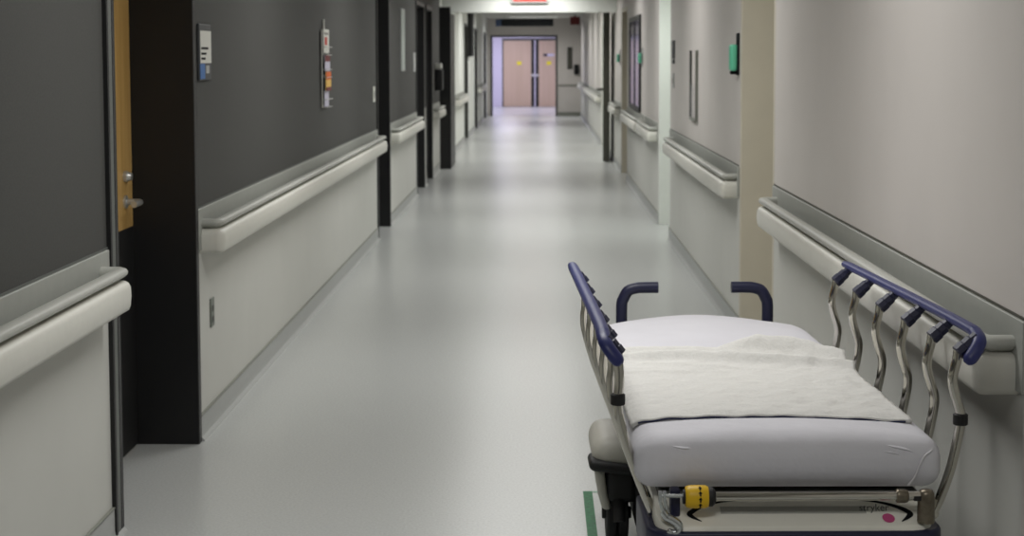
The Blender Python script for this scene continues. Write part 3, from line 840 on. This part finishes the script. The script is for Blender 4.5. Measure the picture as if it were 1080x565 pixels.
# flannel blanket folded across the mattress
def sstep(a, b, t):
    t = max(0, min(1, (t-a)/(b-a))); return t*t*(3-2*t)
def mat_top(x, y):
    u = min(1, abs(x)/(MW/2)); v = (y-M0)/ML
    z = .594+MH + .010*(1-u*u) - .012*max(0, u-.75) + .006*math.sin(v*9+1.2)*(1-u*u)
    return z
def drape(s_, y):
    """s_ arc length from the centre; wraps over the rounded mattress edge"""
    h = MW/2*(1 + .010*math.sin(y*7.0)); r = .042
    a = abs(s_); sg = 1 if s_ >= 0 else -1
    flat = h-r
    if a <= flat: return sg*a, mat_top(a, y), 0.
    arc_ = (a-flat)/r
    if arc_ <= math.pi/2:
        x = flat + r*math.sin(arc_); z = mat_top(flat, y) - r*(1-math.cos(arc_)); return sg*x, z, arc_
    return sg*h, mat_top(flat, y) - r - (a-flat-r*math.pi/2), math.pi/2
def ridge(x, y, pts, w, hgt):
    best = 1e9; k = 1
    for (x0, y0, h0), (x1, y1, h1) in zip(pts, pts[1:]):
        dx, dy = x1-x0, y1-y0; t = max(0, min(1, ((x-x0)*dx+(y-y0)*dy)/(dx*dx+dy*dy)))
        d2 = math.hypot(x-x0-t*dx, y-y0-t*dy)
        if d2 < best: best = d2; k = h0+(h1-h0)*t
    return hgt*k*math.exp(-(best/w)**2)
RG = [([(.00, 1.13, .3), (.08, 1.12, 1), (.18, 1.08, 1), (.31, 1.00, .6)], .028, .048),
      ([(-.31, 1.03, .5), (-.12, 1.01, .9), (.05, .94, 1), (.20, .90, 1), (.33, .87, .7)], .020, .030),
      ([(-.33, 1.13, .8), (-.15, 1.13, .8), (.0, 1.12, .2)], .016, .018),
      ([(-.25, .94, .6), (-.05, .87, .7), (.10, .83, .3)], .016, .012),
      ([(-.33, .84, .5), (-.18, .80, .8), (-.04, .81, .2)], .014, .010),
      ([(.06, 1.02, .4), (.18, .985, .8), (.30, .93, .4)], .014, .014),
      ([(.12, .72, .3), (.22, .66, .7), (.30, .60, .3)], .016, .009),
      ([(-.05, .62, .2), (.05, .58, .6), (.16, .50, .2)], .020, .006)]
bl = empty('blanket', (SX-.005, SY, .7), R(.8), 'ivory flannel blanket folded across the middle of the mattress', 'blanket')
def bpos(i, j, NU, NV, off=0.0):
    u = -1+2*i/NU; v = j/NV
    s_ = u*(.336 if u < 0 else .306)
    ya = .242 - .022*(u*.5+.5) + .0015*math.sin(u*9)
    yb = 1.16 - .02*u - .035*(u > .15)*(u-.15) + .012*math.sin(u*7+1)
    y = ya + (yb-ya)*v
    x, z, a = drape(s_, y)
    h = .012 + off
    w = sum(ridge(x, y, p, ww, hh) for p, ww, hh in RG)
    w += .0013*math.sin(x*38+y*23)*math.sin(y*41-x*17) + .0007*math.sin(x*70-y*55)
    w += .0045*noise.noise(Vector((x*9, y*16, 3.1))) + .0022*noise.noise(Vector((x*24, y*40, 7.7)))
    # rolled ends
    e = min(1, v/.03)*.4+.6
    k = h*e + max(-.004, w)
    nx, nz = math.sin(a)*(1 if s_ > 0 else -1), math.cos(a)
    return lift2(tl(Vector((x+nx*k, y, z+nz*k))))
def lift2(p): return Vector((p.x, p.y, p.z-.7))
NU, NV = 90, 110
mb = MB()
G = [[mb.bm.verts.new(bpos(i, j, NU, NV)) for j in range(NV+1)] for i in range(NU+1)]
for i in range(NU):
    for j in range(NV): mb.face([G[i][j], G[i+1][j], G[i+1][j+1], G[i][j+1]])
o = mb.build('flannel', M['blanket'], bl, smooth=80, local=True)
md = o.modifiers.new('thickness', 'SOLIDIFY'); md.thickness = .008; md.offset = -1
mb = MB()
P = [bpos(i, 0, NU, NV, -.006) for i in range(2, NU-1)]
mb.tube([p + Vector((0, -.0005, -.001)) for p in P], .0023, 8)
mb.build('edge_shade', M['edge_shade'], bl, smooth=60, local=True, label='navy strip for the shadow line at the near edge')  # navy tube drawn in as the shadow line under the blanket edge

# ------------------------------------------------------------------ ceiling lights
LIGHTS = [(1.4, .7), (4.7, 1.0), (8.0, 1.05), (11.3, 1.05), (14.6, 1.15), (17.9, 1.25), (22.55, .9), (25.4, 1.4), (28.6, 1.3), (31.8, 1.2), (35.0, 1.2), (41.2, 1.2)]
for i, (y, k) in enumerate(LIGHTS):
    t = empty('ceiling_light', (-.12, y, ZC-.03), 0, 'recessed ceiling light panel over the corridor', 'ceiling light', 'ceiling lights along the corridor')
    mb = MB()
    x0, x1, y0, y1 = -.74, .50, y-.31, y+.31
    z0, z1 = ZC-.022, ZC-.0005
    mb.box(x0, x1, y0, y0+.02, z0, z1); mb.box(x0, x1, y1-.02, y1, z0, z1); mb.box(x0, x0+.02, y0+.02, y1-.02, z0, z1); mb.box(x1-.02, x1, y0+.02, y1-.02, z0, z1)
    mb.build('frame', M['white'], t)
    mb = MB(); mb.box(x0+.02, x1-.02, y0+.02, y1-.02, ZC-.014, ZC-.0005); mb.build('diffuser', M['diffuser'], t)
    la = bpy.data.lights.new('lamp', 'AREA'); la.shape = 'RECTANGLE'; la.size = 1.16; la.size_y = .54; la.spread = R(163)
    la.energy = 26*k; la.color = (1, .99, .972)
    lo = bpy.data.objects.new('lamp', la); lo.location = (-.12, y, ZC-.03); COL.objects.link(lo)
def area(x, y, z, sx, sy, e, c, rot=(0, 0, 0)):
    la = bpy.data.lights.new('lamp', 'AREA'); la.shape = 'RECTANGLE'; la.size = sx; la.size_y = sy; la.energy = e; la.color = c
    lo = bpy.data.objects.new('lamp', la); lo.location = (x, y, z); lo.rotation_euler = rot; COL.objects.link(lo)
for x, y in ((-.7, 45.4), (.5, 48.2), (-1.0, 49.6)):
    area(x, y, ZC-.02, .6, 1.2, 48, (.82, .79, 1))
# added light without a fixture, brightens the doorway recess
area(XR+.12, 14.1, HEAD-.01, .16, .6, 5, (.92, 1, .95))

w = bpy.data.worlds.new('world'); SC.world = w; w.use_nodes = True
w.node_tree.nodes['Background'].inputs['Color'].default_value = (.8, .85, .9, 1)
w.node_tree.nodes['Background'].inputs['Strength'].default_value = .05

# ------------------------------------------------------------------ camera
F = 1700.0; p = R(4.2); r = R(.15); yaw = R(0.95206)
fw = Vector((-math.sin(yaw)*math.cos(p), math.cos(yaw)*math.cos(p), -math.sin(p)))
rt = Vector((math.cos(yaw), math.sin(yaw), 0)); up = rt.cross(fw)
rt2 = rt*math.cos(r) - up*math.sin(r); up2 = up*math.cos(r) + rt*math.sin(r)
mx = Matrix((rt2, up2, -fw)).transposed().to_4x4(); mx.translation = (0, 0, 1.55)
cd = bpy.data.cameras.new('camera'); co = bpy.data.objects.new('camera', cd); COL.objects.link(co)
co.matrix_world = mx
cd.sensor_width = 36; cd.sensor_fit = 'HORIZONTAL'; cd.lens = 36*F/1080
cd.shift_y = -96.586/1080
cd.dof.use_dof = True; cd.dof.focus_distance = 4.0; cd.dof.aperture_fstop = 7.0
cd.clip_end = 200
SC.camera = co

vs = SC.view_settings
SC.display_settings.display_device = 'sRGB'
vs.view_transform = 'Standard'; vs.look = 'None'; vs.gamma = 1; vs.use_curve_mapping = False
vs.exposure = 0.0
SC.cycles.use_denoising = True
SC.cycles.max_bounces = 8
SC.cycles.caustics_reflective = False; SC.cycles.caustics_refractive = False
SC.cycles.sample_clamp_indirect = 4
